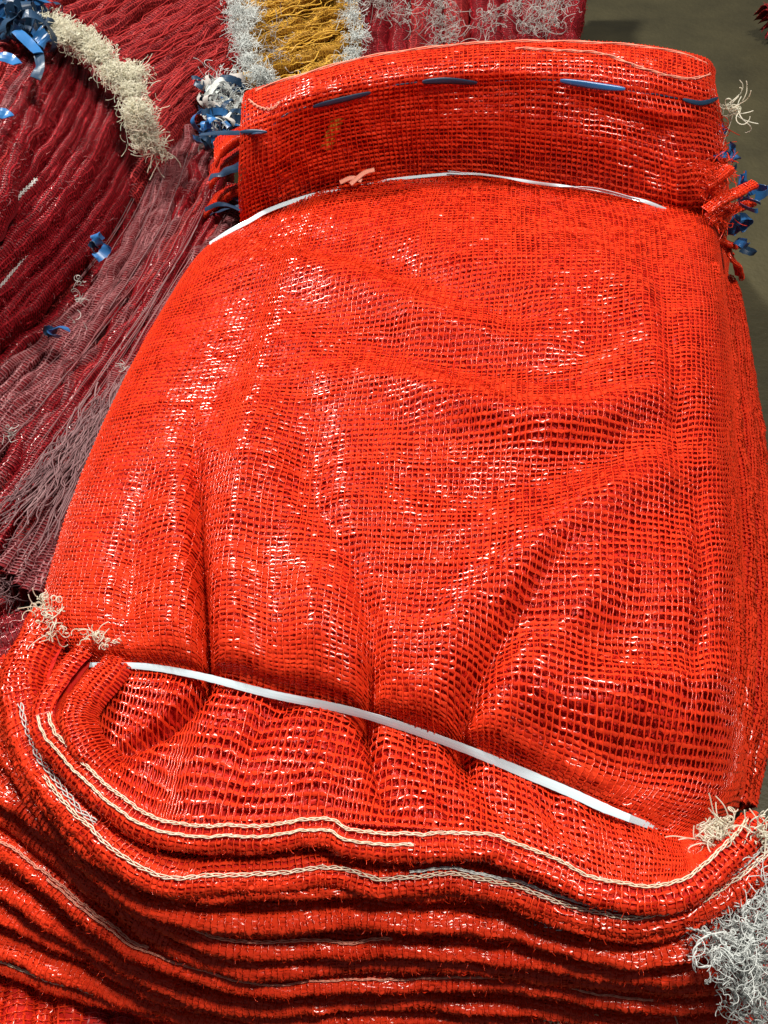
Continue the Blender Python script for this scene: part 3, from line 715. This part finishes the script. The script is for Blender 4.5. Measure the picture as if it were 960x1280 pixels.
mb = MB(); cords(mb, A3, M3, B3, .085, .105, 20, 0.0003, 62, wob=0.002, lift=0.004); mb.build('stringy_edge', M['faded'], b3, kind='stuff')
mb = MB(); cords(mb, [(120,470),(150,480),(180,440)], [(50,580),(90,570),(130,540)], [(-40,660),(20,680),(60,700)], .11, .112, 130, 0.00045, 63, wob=0.005, lift=0.004); mb.build('long_cord', M['mauve'], b3, kind='stuff')
fringe(b3, [(100,350,.105),(98,375,.105),(92,400,.105),(152,460,.112),(152,450,.112),(10,540,.10)], 40, 0.0003, 0.012, 93, 'grey', spread=0.003)
for k, (x, y) in enumerate([(122,300),(118,312),(126,320),(60,410),(70,415)]):
    loop(x, y, .118, .006, .006, 1200 + k, m='navy' if k % 2 else 'blue', parent=b3)
# loose fringe bundle in dark corner under mauve one
b4 = empty('sack_bundle', 'dark maroon sacks in shade below the mauve bundle, left of the orange corner', 'sack bundle', (-0.27, -0.02, 0))
rib_pile(b4, [(130,700),(120,730),(110,800)], [(50,690),(45,725),(40,835)], [(-60,730),(-60,770),(-60,880)], .07, .09, 11, 0.010, ['crimson'], 'crimson_back', 1300, (4, 0.003), 1.5)
fringe(b4, [(15,705,.09),(30,715,.09),(20,725,.09),(5,735,.09),(60,710,.085),(40,740,.08)], 160, 0.0004, 0.02, 94, 'mauve', spread=0.006)
# upper red bundle
b5 = empty('sack_bundle', 'brick red bundle at the top with white frayed end beside the yellow sacks', 'sack bundle', (-0.3, 0.65, 0))
rib_pile(b5, [(60,-120),(215,-60),(270,-45),(302,-15),(306,25),(304,55),(300,80)], [(20,-60),(130,-15),(190,-5),(220,30),(232,70),(236,100),(232,135)],
         [(-40,10),(60,30),(90,60),(110,100),(130,150),(150,200),(160,240)], .14, .10, 18, 0.017, ['brick'], 'crimson_back', 1400, (7, 0.0042), 2.0, drop=0.03)
mb = MB(); cords(mb, [(60,-120),(215,-60),(270,-45),(302,-15),(306,25),(304,55),(300,80)], [(20,-60),(130,-15),(190,-5),(220,30),(232,70),(236,100),(232,135)],
         [(-40,10),(60,30),(90,60),(110,100),(130,150),(150,200),(160,240)], .15, .10, 90, 0.0006, 64, wob=0.006, lift=0.004); mb.build('stringy_edge', M['brick'], b5, kind='stuff')
fringe(b5, [(292,-5,.15),(298,15,.15),(303,35,.14),(306,55,.135),(312,75,.13),(322,90,.13),(310,20,.14),(330,100,.12)], 1500, 0.00028, 0.014, 95, 'white', spread=0.0055)
# yellow bundle
b6 = empty('sack_bundle', 'golden yellow bundle of mesh sacks with dark gaps, behind the orange rim', 'sack bundle', (-0.1, 0.75, 0))
YA, YM, YB = [(455,-70),(452,-30),(446,10),(446,50),(444,90),(440,120)], [(385,-30),(382,0),(380,35),(378,70),(375,105),(375,130)], [(300,-10),(304,20),(308,55),(318,95),(325,130),(330,150)]
rib_pile(b6, YA, YM, YB, .15, .07, 17, 0.013, ['yellow'], 'yellow_back', 1500, (6, 0.0040), 3.0, drop=0.02)
mb = MB(); cords(mb, YA, YM, YB, .15, .07, 70, 0.0006, 65, wob=0.008, lift=0.004); mb.build('stringy_edge', M['yellow'], b6, kind='stuff')
fringe(b6, [(440,-5,.14),(442,20,.13),(444,45,.12),(440,65,.11),(436,85,.10)], 600, 0.0003, 0.016, 96, 'white', spread=0.005)
fringe(b6, [(335,-5,.14),(328,20,.13),(340,40,.12),(345,70,.11)], 160, 0.0003, 0.03, 97, 'grey', spread=0.010)
# maroon bundle at the top
b7 = empty('sack_bundle', 'maroon bundle with dusty lint at the top, right of the yellow sacks', 'sack bundle', (0.1, 0.85, 0))
rib_pile(b7, [(455,-60),(520,-62),(590,-60),(650,-62),(690,-60),(728,-62)], [(455,0),(515,0),(585,0),(650,0),(690,2),(724,0)], [(462,75),(520,72),(590,70),(650,68),(690,66),(712,60)], .10, .10, 15, 0.028,
         ['crimson', 'crimson', 'brick', 'crimson'], 'crimson_back', 1600, (8, 0.004), 2.0, drop=0.04)
fringe(b7, [(480,5,.12),(500,15,.12),(545,10,.12),(560,30,.12),(555,50,.11),(640,8,.12),(680,15,.12),(690,30,.12),(700,5,.12),(610,25,.12),(660,30,.11)], 420, 0.0003, 0.03, 98, 'grey', spread=0.009)
# corner bundle, top left
b8 = empty('sack_bundle', 'dull pink red sacks with dark blue tape in the top left corner', 'sack bundle', (-0.5, 0.55, 0))
rib_pile(b8, [(20,-30),(45,10),(52,60),(60,95)], [(-10,60),(12,75),(25,110),(35,140)], [(-70,150),(-60,190),(-50,240),(-30,290)], .19, .175, 9, 0.013, ['faded', 'crimson', 'brick'], 'crimson_back', 1700, (6, 0.0035), 2.0)
r = np.random.default_rng(44)
for k in range(26):
    x, y = r.uniform(-5, 52), r.uniform(-5, 45)
    loop(x, y, .205 + r.uniform(0, .01), r.uniform(.008, .018), r.uniform(.006, .012), 1800 + k, m='navy' if r.random() < .7 else 'blue', parent=b8)
for pts, m in (([(20,38,.215),(35,52,.215),(48,66,.215)], 'blue'), ([(48,66,.213),(50,82,.21),(44,98,.205)], 'navy'), ([(-5,70,.21),(10,72,.21),(22,80,.21)], 'blue'), ([(-5,140,.20),(5,142,.20),(12,146,.20)], 'blue')):
    MB().strips(free_ribbon(pts, 0.009, 20, tw=.5)[None], True).build('ribbon_loop', M[m], b8, smooth=False)
# tangle of blue and white tape left of the rear rim
b9 = empty('tape_tangle', 'tangle of blue and pale plastic tape ends left of the orange rim', 'tape tangle', (-0.16, 0.5, 0))
r = np.random.default_rng(45)
for k in range(70):
    y = r.uniform(100, 178); x = r.uniform(248, 300) + (y - 140) * 0.1
    loop(x, y, .10 + r.uniform(0, .035), r.uniform(.005, .014), r.uniform(.003, .006), 1900 + k, m=['navy', 'blue', 'white', 'navy', 'grey'][k % 5], parent=b9)
fringe(b9, [(272,95,.12),(280,110,.12),(290,135,.12),(285,150,.12),(295,95,.12)], 200, 0.0003, 0.02, 99, 'white', spread=0.008)
# bundle under the pile, bottom left
b10 = empty('sack_bundle', 'dark red sacks folded upright under the orange pile at bottom left', 'sack bundle', (-0.2, -0.3, 0))
rib_pile(b10, [(-40,1150),(60,1180),(160,1200),(300,1230),(420,1260)], [(-40,1230),(55,1240),(150,1260),(290,1280),(410,1300)], [(-60,1330),(40,1340),(140,1350),(280,1370),(400,1390)],
         .030, .022, 13, 0.020, ['red', 'crimson', 'brick'], 'back', 2000, (8, 0.0032), 1.5)
# red sack at the right edge of the frame
b11 = empty('sack_bundle', 'small red sack lying on the floor at the upper right edge of the frame', 'sack bundle', (0.47, 0.95, 0))
rib_pile(b11, [(960,12),(966,20),(972,28)], [(985,5),(990,16),(998,26)], [(1040,-10),(1050,5),(1060,20)], .05, .03, 4, 0.016, ['brick'], 'crimson_back', 2100, (8, 0.004), 1.0)
print('tris', sum(len(o.data.polygons) * 2 for o in sc.objects if o.type == 'MESH'), 'objs', len(sc.objects))
